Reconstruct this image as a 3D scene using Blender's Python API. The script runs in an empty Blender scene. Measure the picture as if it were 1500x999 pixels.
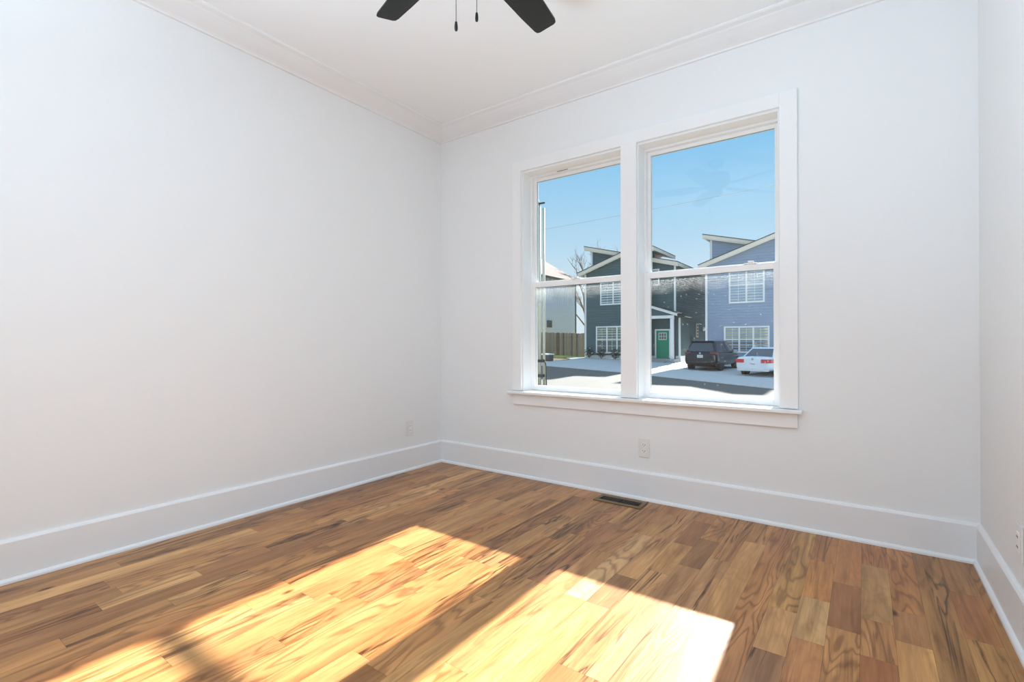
import bpy, math, random
from mathutils import Vector
R = math.radians
random.seed(7)
scene = bpy.context.scene
COL = scene.collection

# ------------------------------------------------------------------ camera
cam_d = bpy.data.cameras.new('camera')
cam = bpy.data.objects.new('camera', cam_d); COL.objects.link(cam)
cam_d.sensor_width = 36.0
cam_d.lens = 36.0 * 720.0 / 1500.0
cam_d.clip_start = 0.05; cam_d.clip_end = 300
CX, CY, CZ = 2.9097, -3.025, 0.994
yaw, pit, rol = -0.623, 0.0041, -0.0014
cam.location = (CX, CY, CZ)
fw = Vector((math.sin(yaw) * math.cos(pit), math.cos(yaw) * math.cos(pit), math.sin(pit)))
rt = Vector((math.cos(yaw), -math.sin(yaw), 0)); up = rt.cross(fw)
r2 = math.cos(rol) * rt + math.sin(rol) * up
u2 = -math.sin(rol) * rt + math.cos(rol) * up
from mathutils import Matrix
cam.rotation_euler = Matrix((r2, u2, -fw)).transposed().to_euler()
scene.camera = cam

# ------------------------------------------------------------------ colour management
scene.view_settings.view_transform = 'Standard'
scene.view_settings.look = 'None'
scene.view_settings.gamma = 1.0
scene.view_settings.exposure = 0.0
scene.view_settings.use_curve_mapping = False
try:
    scene.cycles.max_bounces = 12; scene.cycles.diffuse_bounces = 7
    scene.cycles.transparent_max_bounces = 16
    scene.cycles.sample_clamp_indirect = 6.0
    scene.cycles.use_denoising = True
    scene.cycles.caustics_reflective = False; scene.cycles.caustics_refractive = False
except Exception:
    pass

# ------------------------------------------------------------------ sky
w = bpy.data.worlds.new('sky'); scene.world = w; w.use_nodes = True
nt = w.node_tree; nt.nodes.clear()
o_ = nt.nodes.new('ShaderNodeOutputWorld'); bg = nt.nodes.new('ShaderNodeBackground')
tc = nt.nodes.new('ShaderNodeTexCoord'); sp = nt.nodes.new('ShaderNodeSeparateXYZ'); rp = nt.nodes.new('ShaderNodeValToRGB')
nt.links.new(tc.outputs['Generated'], sp.inputs[0]); nt.links.new(sp.outputs['Z'], rp.inputs[0])
nt.links.new(rp.outputs[0], bg.inputs[0]); nt.links.new(bg.outputs[0], o_.inputs[0])
cr = rp.color_ramp
stops = [(0.0, (.74, .88, .97)), (.10, (.70, .86, .97)), (.20, (.50, .75, .95)), (.36, (.27, .62, .96)), (.50, (.24, .54, .90)), (.70, (.55, .85, 1.25)), (1.0, (.65, .95, 1.35))]
cr.elements[0].position = stops[0][0]; cr.elements[0].color = (*stops[0][1], 1)
cr.elements[1].position = stops[-1][0]; cr.elements[1].color = (*stops[-1][1], 1)
for p, c in stops[1:-1]:
    e = cr.elements.new(p); e.color = (*c, 1)
bg.inputs[1].default_value = 1.0

# ------------------------------------------------------------------ sun
SUN_K = 0.58
sd = bpy.data.lights.new('sun', 'SUN'); sun = bpy.data.objects.new('sun', sd); COL.objects.link(sun)
sd.energy = 23.5; sd.angle = R(0.9); sd.color = (1.0, .99, .97)
sun.rotation_euler = Vector((0.03, -1.0, -SUN_K)).to_track_quat('-Z', 'Y').to_euler()

# ------------------------------------------------------------------ photographer's flash bounced off the ceiling behind the camera
ad = bpy.data.lights.new('bounced_flash', 'AREA'); al = bpy.data.objects.new('bounced_flash', ad); COL.objects.link(al)
ad.shape = 'RECTANGLE'; ad.size = 0.8; ad.size_y = 0.6; ad.energy = 48; ad.color = (.725, .975, 1.20)
al.location = (1.5, -2.72, 1.2)
al.rotation_euler = Vector((0.68, -0.30, 1.0)).to_track_quat('-Z', 'Y').to_euler()

# ================================================================== helpers
def srgb(r, g, b):
    def f(c):
        c /= 255.0
        return c / 12.92 if c <= .04045 else ((c + .055) / 1.055) ** 2.4
    return (f(r), f(g), f(b), 1.0)

def mat(name, col, rough=.5, metal=0.0, spec=.5, coat=0.0, noise=0.0, nscale=20.0, bump=0.0):
    m = bpy.data.materials.new(name); m.use_nodes = True
    n = m.node_tree.nodes; l = m.node_tree.links; b = n['Principled BSDF']
    if len(col) == 3: col = (*col, 1)
    b.inputs['Base Color'].default_value = col
    b.inputs['Roughness'].default_value = rough; b.inputs['Metallic'].default_value = metal
    b.inputs['Specular IOR Level'].default_value = spec
    b.inputs['Coat Weight'].default_value = coat
    if noise or bump:
        t = n.new('ShaderNodeTexCoord'); nz = n.new('ShaderNodeTexNoise'); nz.inputs['Scale'].default_value = nscale
        nz.inputs['Detail'].default_value = 5
        l.new(t.outputs['Object'], nz.inputs['Vector'])
        if noise:
            mx = n.new('ShaderNodeMix'); mx.data_type = 'RGBA'
            a = tuple(max(0, c * (1 - noise)) for c in col[:3]) + (1,)
            d = tuple(min(1, c * (1 + noise)) for c in col[:3]) + (1,)
            mx.inputs[6].default_value = a; mx.inputs[7].default_value = d
            l.new(nz.outputs['Fac'], mx.inputs[0]); l.new(mx.outputs[2], b.inputs['Base Color'])
        if bump:
            bp = n.new('ShaderNodeBump'); bp.inputs['Strength'].default_value = bump; bp.inputs['Distance'].default_value = .01
            l.new(nz.outputs['Fac'], bp.inputs['Height']); l.new(bp.outputs[0], b.inputs['Normal'])
    return m

class MB:
    def __init__(s): s.v = []; s.f = []; s.mi = []
    def add(s, vs, fs, mi=0):
        b = len(s.v); s.v += [tuple(p) for p in vs]; s.f += [tuple(b + i for i in f) for f in fs]; s.mi += [mi] * len(fs); return s
    def box(s, x0, x1, y0, y1, z0, z1, mi=0):
        x0, x1 = min(x0, x1), max(x0, x1); y0, y1 = min(y0, y1), max(y0, y1); z0, z1 = min(z0, z1), max(z0, z1)
        v = [(x0, y0, z0), (x1, y0, z0), (x1, y1, z0), (x0, y1, z0), (x0, y0, z1), (x1, y0, z1), (x1, y1, z1), (x0, y1, z1)]
        return s.add(v, [(0, 3, 2, 1), (4, 5, 6, 7), (0, 1, 5, 4), (1, 2, 6, 5), (2, 3, 7, 6), (3, 0, 4, 7)], mi)
    def hexa(s, v, mi=0):
        return s.add(v, [(0, 3, 2, 1), (4, 5, 6, 7), (0, 1, 5, 4), (1, 2, 6, 5), (2, 3, 7, 6), (3, 0, 4, 7)], mi)
    def prism(s, poly, f, a, b, mi=0):
        # poly of (p,q); f(p,q,t)->xyz; extruded from t=a to t=b
        n = len(poly); v = [f(p, q, a) for p, q in poly] + [f(p, q, b) for p, q in poly]
        fs = [tuple(range(n))[::-1], tuple(range(n, 2 * n))] + [(i, (i + 1) % n, n + (i + 1) % n, n + i) for i in range(n)]
        return s.add(v, fs, mi)
    def tube(s, pts, rads, seg=8, mi=0):
        pts = [Vector(p) for p in pts]
        if not isinstance(rads, (list, tuple)): rads = [rads] * len(pts)
        vs = []; n = len(pts)
        for i, p in enumerate(pts):
            d = (pts[min(i + 1, n - 1)] - pts[max(i - 1, 0)]).normalized()
            a = d.cross(Vector((0, 0, 1)) if abs(d.z) < .95 else Vector((1, 0, 0))).normalized(); b = d.cross(a)
            for k in range(seg):
                t = 2 * math.pi * k / seg; vs.append(p + rads[i] * (a * math.cos(t) + b * math.sin(t)))
        fs = []
        for i in range(n - 1):
            for k in range(seg):
                k2 = (k + 1) % seg; fs.append((i * seg + k, i * seg + k2, (i + 1) * seg + k2, (i + 1) * seg + k))
        fs.append(tuple(range(seg))[::-1]); fs.append(tuple((n - 1) * seg + k for k in range(seg)))
        return s.add(vs, fs, mi)
    def lathe(s, prof, c, axis='z', seg=24, mi=0):
        vs = []
        for r, h in prof:
            for k in range(seg):
                t = 2 * math.pi * k / seg; a, b = r * math.cos(t), r * math.sin(t)
                vs.append((c[0] + a, c[1] + b, c[2] + h) if axis == 'z' else ((c[0] + h, c[1] + a, c[2] + b) if axis == 'x' else (c[0] + a, c[1] + h, c[2] + b)))
        fs = []
        for i in range(len(prof) - 1):
            for k in range(seg):
                k2 = (k + 1) % seg; fs.append((i * seg + k, i * seg + k2, (i + 1) * seg + k2, (i + 1) * seg + k))
        fs.append(tuple(range(seg))[::-1]); fs.append(tuple((len(prof) - 1) * seg + k for k in range(seg)))
        return s.add(vs, fs, mi)
    def build(s, name, mats, parent=None, local=False, bevel=0, bseg=2, smooth=False, label=None):
        if not isinstance(mats, (list, tuple)): mats = [mats]
        off = Vector((0, 0, 0))
        if parent is not None and not local:
            q = parent
            while q is not None: off += q.location; q = q.parent
        me = bpy.data.meshes.new(name)
        me.from_pydata([(x - off.x, y - off.y, z - off.z) for x, y, z in s.v], [], s.f)
        for m in mats: me.materials.append(m)
        me.polygons.foreach_set('material_index', s.mi)
        import bmesh
        b = bmesh.new(); b.from_mesh(me); bmesh.ops.recalc_face_normals(b, faces=b.faces); b.to_mesh(me); b.free()
        if smooth:
            me.polygons.foreach_set('use_smooth', [True] * len(me.polygons))
        o = bpy.data.objects.new(name, me); COL.objects.link(o)
        if parent is not None: o.parent = parent
        if bevel:
            md = o.modifiers.new('bevel', 'BEVEL'); md.width = bevel; md.segments = bseg; md.limit_method = 'ANGLE'; md.angle_limit = R(35)
        if label: o['label'] = label
        return o

def thing(name, loc, label, cat, group=None, rz=0):
    o = bpy.data.objects.new(name, None); COL.objects.link(o); o.location = loc; o.rotation_euler = (0, 0, rz)
    o.empty_display_size = .1
    o['label'] = label; o['category'] = cat
    if group: o['group'] = group
    return o
def tag(o, label, cat, group=None, kind=None):
    o['label'] = label; o['category'] = cat
    if group: o['group'] = group
    if kind: o['kind'] = kind
    return o
def struct(o, label=None, cat=None):
    o['kind'] = 'structure'
    if label: o['label'] = label
    if cat: o['category'] = cat
    return o
def srect(name):
    o = bpy.data.objects.new(name, None); COL.objects.link(o); o['kind'] = 'structure'; return o

# ================================================================== room
RW, RH, RB = 3.3286, 2.7405, -3.75           # width, ceiling height, y of the wall behind the camera
paint = mat('wall_paint', (.845, .862, .866), .85, spec=.2, bump=.02, nscale=160)
ceil_paint = mat('ceiling_paint', (.885, .910, .925), .9, spec=.2)
trim_paint = mat('trim_paint', (.85, .868, .878), .38, spec=.4)
casing_paint = mat('casing_paint', (.875, .888, .892), .42, spec=.4)
vinyl = mat('window_vinyl', (.88, .89, .89), .35, spec=.5)
stucco = mat('facade_boards', srgb(222, 214, 196), .8)

OL0, OL1, OR0, OR1 = .836, 1.619, 1.729, 2.531        # window openings in X
OZ0, OZ1 = .637, 2.268                                # bottom, top
m = MB()   # window wall, in pieces around one rough opening
m.box(-.16, OL0, 0, .16, -.02, RH + .1).box(OR1, RW + .16, 0, .16, -.02, RH + .1)
m.box(OL0, OR1, 0, .16, -.02, OZ0 - .02).box(OL0, OR1, 0, .16, OZ1, RH + .1)
m.box(OL1, OR0, 0, .16, OZ0 - .02, OZ1)
struct(m.build('wall_back', paint), 'white painted wall with the pair of windows', 'wall')
struct(MB().box(-.16, 0, RB - .12, 0, -.02, RH + .1).build('wall_left', paint), 'plain white painted wall on the left', 'wall')
struct(MB().box(RW, RW + .16, RB - .12, 0, -.02, RH + .1).build('wall_right', paint), 'narrow strip of white wall at the right edge', 'wall')
struct(MB().box(0, RW, RB - .12, RB, -.02, RH + .1).build('wall_front', paint), 'white wall behind the camera', 'wall')
struct(MB().box(0, RW, RB, 0, RH, RH + .1).build('ceiling', ceil_paint), 'smooth white ceiling', 'ceiling')

# outside face of the house the room is in
fb = MB(); Y0, Y1 = .161, .20
fb.box(-7, OL0 - .03, Y0, Y1, -1.3, 6.2).box(OR1 + .03, 9, Y0, Y1, -1.3, 6.2)
fb.box(OL0 - .03, OR1 + .03, Y0, Y1, -1.3, OZ0 - .06).box(OL0 - .03, OR1 + .03, Y0, Y1, OZ1 + .03, 6.2)
struct(fb.build('wall_exterior', stucco), 'pale board face of this house', 'wall')

# ---- floor: every board a face of its own, laid along Y
def wood():
    m = bpy.data.materials.new('oak_boards'); m.use_nodes = True
    n = m.node_tree.nodes; l = m.node_tree.links; b = n['Principled BSDF']
    def N(t, **k):
        x = n.new(t)
        for a, v in k.items(): setattr(x, a, v)
        return x
    def math_(op, a, b_=None, c=None):
        x = N('ShaderNodeMath', operation=op)
        for i, q in enumerate((a, b_, c)):
            if q is None: continue
            if isinstance(q, (int, float)): x.inputs[i].default_value = q
            else: l.new(q, x.inputs[i])
        return x.outputs[0]
    tcn = N('ShaderNodeTexCoord')
    ac = N('ShaderNodeAttribute', attribute_name='board_colour')
    ar = N('ShaderNodeAttribute', attribute_name='board_seed')
    sc = N('ShaderNodeSeparateColor'); l.new(ar.outputs['Color'], sc.inputs[0])
    mul = N('ShaderNodeVectorMath', operation='MULTIPLY'); l.new(ar.outputs['Color'], mul.inputs[0]); mul.inputs[1].default_value = (37, 53, 91)
    add = N('ShaderNodeVectorMath', operation='ADD'); l.new(tcn.outputs['Object'], add.inputs[0]); l.new(mul.outputs[0], add.inputs[1])
    def stretched(sx, sy, scale, detail, rough=.5, dist=0.0):
        mp = N('ShaderNodeVectorMath', operation='MULTIPLY'); l.new(add.outputs[0], mp.inputs[0]); mp.inputs[1].default_value = (sx, sy, 1)
        nz = N('ShaderNodeTexNoise'); nz.inputs['Scale'].default_value = scale; nz.inputs['Detail'].default_value = detail
        nz.inputs['Roughness'].default_value = rough; nz.inputs['Distortion'].default_value = dist
        l.new(mp.outputs[0], nz.inputs['Vector']); return nz.outputs['Fac']
    broad = stretched(6, .9, 1, 3, dist=.5)          # drift of tone and cathedral figure
    fine = stretched(150, 5, 1, 3, .6)               # pores
    mid = stretched(32, 1.6, 1, 4, .6)
    blot = stretched(9, 3.2, 1, 4, .6, 1.2)
    rings = math_('SINE', math_('MULTIPLY', broad, 95.0))
    rings = math_('MULTIPLY_ADD', rings, .5, .5)
    rings = math_('POWER', rings, 3.0)
    ring_w = math_('MULTIPLY', rings, math_('MULTIPLY_ADD', math_('GREATER_THAN', sc.outputs[0], .50), .42, .16))
    # dark mineral streaks: a thin ridge of a stretched noise, only on some boards
    st = stretched(14, .75, 1, 4, .55, .7)
    ridge = math_('SUBTRACT', 1.0, math_('MULTIPLY', math_('ABSOLUTE', math_('SUBTRACT', st, .52)), 30.0))
    ridge = math_('MAXIMUM', ridge, 0.0)
    breakup = N('ShaderNodeMapRange'); l.new(stretched(3, 1.6, 1, 2), breakup.inputs[0]); breakup.inputs[1].default_value = .40; breakup.inputs[2].default_value = .54
    ridge = math_('MULTIPLY', ridge, breakup.outputs[0])
    onb = N('ShaderNodeMapRange'); l.new(sc.outputs[1], onb.inputs[0]); onb.inputs[1].default_value = .20; onb.inputs[2].default_value = .60
    ridge = math_('MULTIPLY', ridge, onb.outputs[0])
    # heartwood bands
    band = N('ShaderNodeMapRange'); l.new(mid, band.inputs[0]); band.inputs[1].default_value = .47; band.inputs[2].default_value = .66
    bandw = math_('MULTIPLY', band.outputs[0], math_('MULTIPLY_ADD', sc.outputs[1], .75, .20))
    blt = N('ShaderNodeMapRange'); l.new(blot, blt.inputs[0]); blt.inputs[1].default_value = .55; blt.inputs[2].default_value = .75
    bltw = math_('MULTIPLY', blt.outputs[0], math_('MULTIPLY_ADD', sc.outputs[2], .65, .10))
    # knots
    kv = N('ShaderNodeVectorMath', operation='MULTIPLY'); l.new(add.outputs[0], kv.inputs[0]); kv.inputs[1].default_value = (4.2, 2.0, 1)
    vo = N('ShaderNodeTexVoronoi'); vo.inputs['Scale'].default_value = 1.0; l.new(kv.outputs[0], vo.inputs['Vector'])
    kn = N('ShaderNodeMapRange'); l.new(math_('ADD', vo.outputs['Distance'], math_('MULTIPLY', blot, .10)), kn.inputs[0])
    kn.inputs[1].default_value = .085; kn.inputs[2].default_value = .125; kn.inputs[3].default_value = 1; kn.inputs[4].default_value = 0
    def darken(colour, fac, tint):
        mx = N('ShaderNodeMix', data_type='RGBA', blend_type='MULTIPLY'); mx.inputs[7].default_value = (*tint, 1)
        l.new(colour, mx.inputs[6])
        if isinstance(fac, (int, float)): mx.inputs[0].default_value = fac
        else: l.new(fac, mx.inputs[0])
        return mx.outputs[2]
    c = ac.outputs['Color']
    tone = N('ShaderNodeMix', data_type='RGBA', blend_type='MULTIPLY'); tone.inputs[0].default_value = 1.0
    rr = N('ShaderNodeValToRGB'); l.new(mid, rr.inputs[0])
    rr.color_ramp.elements[0].position = .25; rr.color_ramp.elements[0].color = (.80, .74, .66, 1)
    rr.color_ramp.elements[1].position = .75; rr.color_ramp.elements[1].color = (1.16, 1.16, 1.15, 1)
    l.new(c, tone.inputs[6]); l.new(rr.outputs[0], tone.inputs[7]); c = tone.outputs[2]
    drift = N('ShaderNodeValToRGB'); l.new(stretched(11, 1.3, 1, 3, .55, .8), drift.inputs[0])
    drift.color_ramp.elements[0].position = .32; drift.color_ramp.elements[0].color = (.72, .66, .58, 1)
    drift.color_ramp.elements[1].position = .66; drift.color_ramp.elements[1].color = (1.22, 1.22, 1.20, 1)
    t2 = N('ShaderNodeMix', data_type='RGBA', blend_type='MULTIPLY'); t2.inputs[0].default_value = 1.0
    l.new(c, t2.inputs[6]); l.new(drift.outputs[0], t2.inputs[7]); c = t2.outputs[2]
    c = darken(c, bandw, (.50, .40, .28)); c = darken(c, bltw, (.60, .50, .42))
    c = darken(c, ring_w, (.34, .26, .20))
    pf = N('ShaderNodeMapRange'); l.new(fine, pf.inputs[0]); pf.inputs[1].default_value = .35; pf.inputs[2].default_value = .8; pf.inputs[4].default_value = .42
    c = darken(c, pf.outputs[0], (.55, .45, .36))
    c = darken(c, ridge, (.18, .12, .08)); c = darken(c, kn.outputs[0], (.22, .13, .08))
    l.new(c, b.inputs['Base Color'])
    b.inputs['Roughness'].default_value = .30; b.inputs['Specular IOR Level'].default_value = .30
    b.inputs['Coat Weight'].default_value = .05; b.inputs['Coat Roughness'].default_value = .2
    bp = N('ShaderNodeBump'); bp.inputs['Strength'].default_value = .06; bp.inputs['Distance'].default_value = .002
    l.new(fine, bp.inputs['Height']); l.new(bp.outputs[0], b.inputs['Normal'])
    return m
oak = wood()
gap_m = mat('board_gap', (.07, .04, .02), .8)

def build_floor():
    BWID = .0955; X0 = 2.893
    # boards the photo shows clearly: row -> [(end y, sRGB as seen in the room's even light, seed spec (rings, streaks, blots))]
    P = {
        0: [(-.312, (168, 112, 68), .9, .5, .8), (-.845, (160, 126, 84), .2, .2, .9), (-1.103, (172, 124, 78), .9, .5, .3), (-1.7, (152, 96, 56), .3, .3, .7)],
        1: [(-.706, (176, 122, 70), .9, .3, .5), (-.94, (140, 98, 60), .3, .2, .3), (-1.5, (188, 144, 92), .2, .1, .2)],
        2: [(-2.1, (150, 112, 64), .4, 1., .9)],
        3: [(-.405, (154, 112, 66), .3, .6, .6), (-.791, (154, 100, 54), .2, .1, .4), (-1.5, (166, 128, 78), .3, .8, .3)],
        4: [(-.636, (152, 110, 62), .8, .2, .3), (-1.4, (166, 126, 80), .3, .3, .2)],
        -1: [(-.582, (162, 110, 64), .2, .3, .3), (-.972, (122, 76, 44), .2, .3, .1), (-1.6, (176, 130, 84), .9, .6, .9)],
        -2: [(-.39, (160, 110, 66), .5, .5, .6), (-.788, (178, 124, 70), .3, .95, .3), (-1.119, (172, 142, 102), .3, .3, .8), (-1.8, (168, 118, 80), .3, .8, .5)],
        -3: [(-.947, (168, 130, 80), .95, .3, .3), (-1.257, (174, 134, 94), .3, .3, .3), (-1.9, (140, 104, 78), .5, .6, .5)],
        -4: [(-2.3, (166, 116, 74), .95, .1, .7)],
        -5: [(-.339, (160, 118, 72), .3, .5, .5), (-1.35, (180, 138, 92), .3, .1, .2), (-2.4, (186, 146, 104), .4, .2, .2)],
        -6: [(-.642, (166, 122, 76), .3, .95, .6), (-1.15, (172, 132, 96), .3, .95, .3), (-2.1, (190, 156, 116), .9, .3, .2)],
        -7: [(-.435, (170, 124, 78), .8, .3, .2), (-.794, (128, 90, 58), .3, .4, 1.), (-1.7, (170, 132, 98), .4, .8, .2)],
        -8: [(-.2, (150, 104, 64), .3, .4, .6), (-.563, (128, 84, 52), .3, .95, .4), (-.924, (184, 142, 96), .4, .7, .4), (-1.7, (176, 136, 96), .3, .9, .3)],
        -9: [(-1.042, (178, 138, 98), .3, .9, .2), (-1.32, (138, 100, 72), .2, .3, .4), (-2.2, (188, 146, 102), .4, .3, .2)],
        -10: [(-.18, (160, 112, 66), .4, .3, .6), (-.555, (168, 128, 82), .3, .3, .7), (-1.179, (194, 160, 122), .97, .1, .1), (-1.318, (205, 178, 145), .1, .1, .1), (-2.3, (184, 142, 98), .3, .3, .5)],
        -11: [(-.869, (150, 106, 66), .6, .3, .3), (-1.9, (172, 130, 92), .3, .4, .6)],
        -12: [(-.50, (172, 132, 84), .3, .6, 1.), (-1.3, (142, 98, 70), .3, .7, .8), (-2.4, (180, 140, 96), .4, .4, .2)],
        -15: [(-.545, (166, 120, 74), .3, .5, .5), (-1.3, (168, 130, 92), .4, .8, .8)],
        -17: [(-.336, (172, 128, 78), .4, .6, .4), (-1.5, (166, 124, 78), .4, .9, .3)],
        -20: [(-.541, (144, 102, 62), .4, .9, .3), (-1.4, (172, 132, 88), .3, .3, .3)],
        -22: [(-.675, (158, 112, 66), .3, .4, .3), (-1.6, (148, 104, 66), .3, .9, .5)],
    }
    pal = [(168, 124, 80), (176, 132, 88), (156, 110, 68), (146, 100, 62), (182, 142, 98), (162, 118, 76), (134, 92, 58), (172, 126, 80), (152, 112, 74), (188, 150, 106), (160, 108, 66)]
    rnd = random.Random(21)
    vs, fs, cc, ss = [], [], [], []
    g = .0003
    k = -31
    while True:
        xa = X0 + k * BWID; xb = xa + BWID
        if xa > RW: break
        lst = []; y = 0.0
        for e in P.get(k, []): lst.append((y, e[0], e[1], e[2:])); y = e[0]
        if k not in P: y = rnd.uniform(.0, .5)
        first = True
        while y > RB:
            L = rnd.choice([.34, .45, .58, .7, .85, 1.05, 1.3]) * rnd.uniform(.85, 1.15)
            c = rnd.choice(pal); j = rnd.uniform(.92, 1.08); c = tuple(q * j for q in c)
            lst.append((y, y - L, c, (rnd.random(), rnd.random() ** 1.0, rnd.random()))); y -= L
        for ya, yb, c, s in lst:
            ya = min(ya, 0); yb = max(yb, RB)
            if ya <= yb: continue
            a0, a1 = max(xa, 0) + g, min(xb, RW) - g
            if a1 <= a0: continue
            b = len(vs); vs += [(a0, yb + g, 0), (a1, yb + g, 0), (a1, ya - g, 0), (a0, ya - g, 0)]
            fs.append((b, b + 1, b + 2, b + 3))
            lin = srgb(*c); cc.append(tuple(min(.9, (q * .74 + m_ * .26) * t_) for q, m_, t_ in zip(lin[:3], (.38, .225, .110), (1.42, 1.38, 1.24))) + (1,)); ss.append((*s, 1))
        k += 1
    nb = len(fs)
    b = len(vs); vs += [(0, RB, -.0015), (RW, RB, -.0015), (RW, 0, -.0015), (0, 0, -.0015), (0, RB, -.03), (RW, RB, -.03), (RW, 0, -.03), (0, 0, -.03)]
    fs += [(b, b + 1, b + 2, b + 3), (b + 7, b + 6, b + 5, b + 4), (b, b + 4, b + 5, b + 1), (b + 2, b + 6, b + 7, b + 3)]
    me = bpy.data.meshes.new('floor'); me.from_pydata(vs, [], fs)
    me.materials.append(oak); me.materials.append(gap_m)
    for i in range(nb, len(fs)): me.polygons[i].material_index = 1
    for nm, dat in (('board_colour', cc), ('board_seed', ss)):
        at = me.attributes.new(nm, 'FLOAT_COLOR', 'CORNER')
        for i in range(nb):
            for li in me.polygons[i].loop_indices:
                at.data[li].color = dat[i]
    o = bpy.data.objects.new('floor', me); COL.objects.link(o)
    struct(o, 'oak strip floor of mixed honey and brown boards', 'floor')
build_floor()

# ---- baseboards with shoe moulding, crown
BT = .179
def base_profile(): return [(0, 0), (.016, 0), (.016, BT - .012), (.010, BT - .002), (.006, BT), (0, BT)]
def shoe_profile(): return [(.016, 0), (.030, 0), (.029, .009), (.024, .016), (.016, .019)]
def crown_profile():
    H = RH
    return [(0, 2.676), (.014, 2.676), (.018, 2.684), (.030, 2.690), (.055, 2.697), (.085, 2.706), (.112, 2.716), (.130, 2.722), (.138, 2.7265), (.170, 2.7285), (.179, 2.7335), (.179, H), (0, H)]
def run(profile, side):
    m = MB()
    for pr in profile:
        # mitred at the corners
        if side == 'back':
            n = len(pr); v = [(o, -o, z) for o, z in pr] + [(RW - o, -o, z) for o, z in pr]
        elif side == 'left':
            n = len(pr); v = [(o, RB + o, z) for o, z in pr] + [(o, -o, z) for o, z in pr]
        elif side == 'right':
            n = len(pr); v = [(RW - o, RB + o, z) for o, z in pr] + [(RW - o, -o, z) for o, z in pr]
        else:
            n = len(pr); v = [(o, RB + o, z) for o, z in pr] + [(RW - o, RB + o, z) for o, z in pr]
        m.add(v, [tuple(range(n)), tuple(range(n, 2 * n))[::-1]] + [(i, (i + 1) % n, n + (i + 1) % n, n + i) for i in range(n)])
    return m
for i, s in enumerate(('back', 'left', 'right', 'front')):
    nm = {'back': 'below the windows', 'left': 'along the left wall', 'right': 'along the right wall', 'front': 'behind the camera'}[s]
    b = struct(run([base_profile()], s).build('baseboard_' + s, trim_paint), 'tall white baseboard ' + nm, 'baseboard')
    run([shoe_profile()], s).build('shoe_moulding', trim_paint, b)
    struct(run([crown_profile()], s).build('trim_%d' % (i + 1), trim_paint), 'white crown moulding ' + nm.replace('below', 'above'), 'crown moulding')

# ---- window casing, stool, apron
CT, CL, CR = 2.3525, .7545, 2.6195
m = MB(); t = -.020
m.box(CL, OL0 - .006, t, 0, OZ0 + .004, CT); m.box(OR1 + .004, CR, t, 0, OZ0 + .004, CT)
m.box(OL0 - .006, OR1 + .004, t, 0, OZ1 + .005, CT); m.box(OL1 + .002, OR0 - .002, t - .001, 0, OZ0 + .004, OZ1 + .005)
struct(m.build('trim_5', casing_paint, bevel=.0015), 'flat white casing around both windows', 'window casing')
m = MB(); m.box(.728, 2.640, -.062, 0.0, .617, .637)
for a, b in ((OL0, OL1), (OR0, OR1)): m.box(a, b, 0, .098, .617, .637)
struct(m.build('trim_6', casing_paint, bevel=.005, bseg=3), 'white window stool running under both windows', 'window stool')
struct(MB().box(.757, 2.617, -.020, 0, .537, .617).build('trim_7', casing_paint, bevel=.0015), 'white apron board under the window stool', 'window apron')

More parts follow.
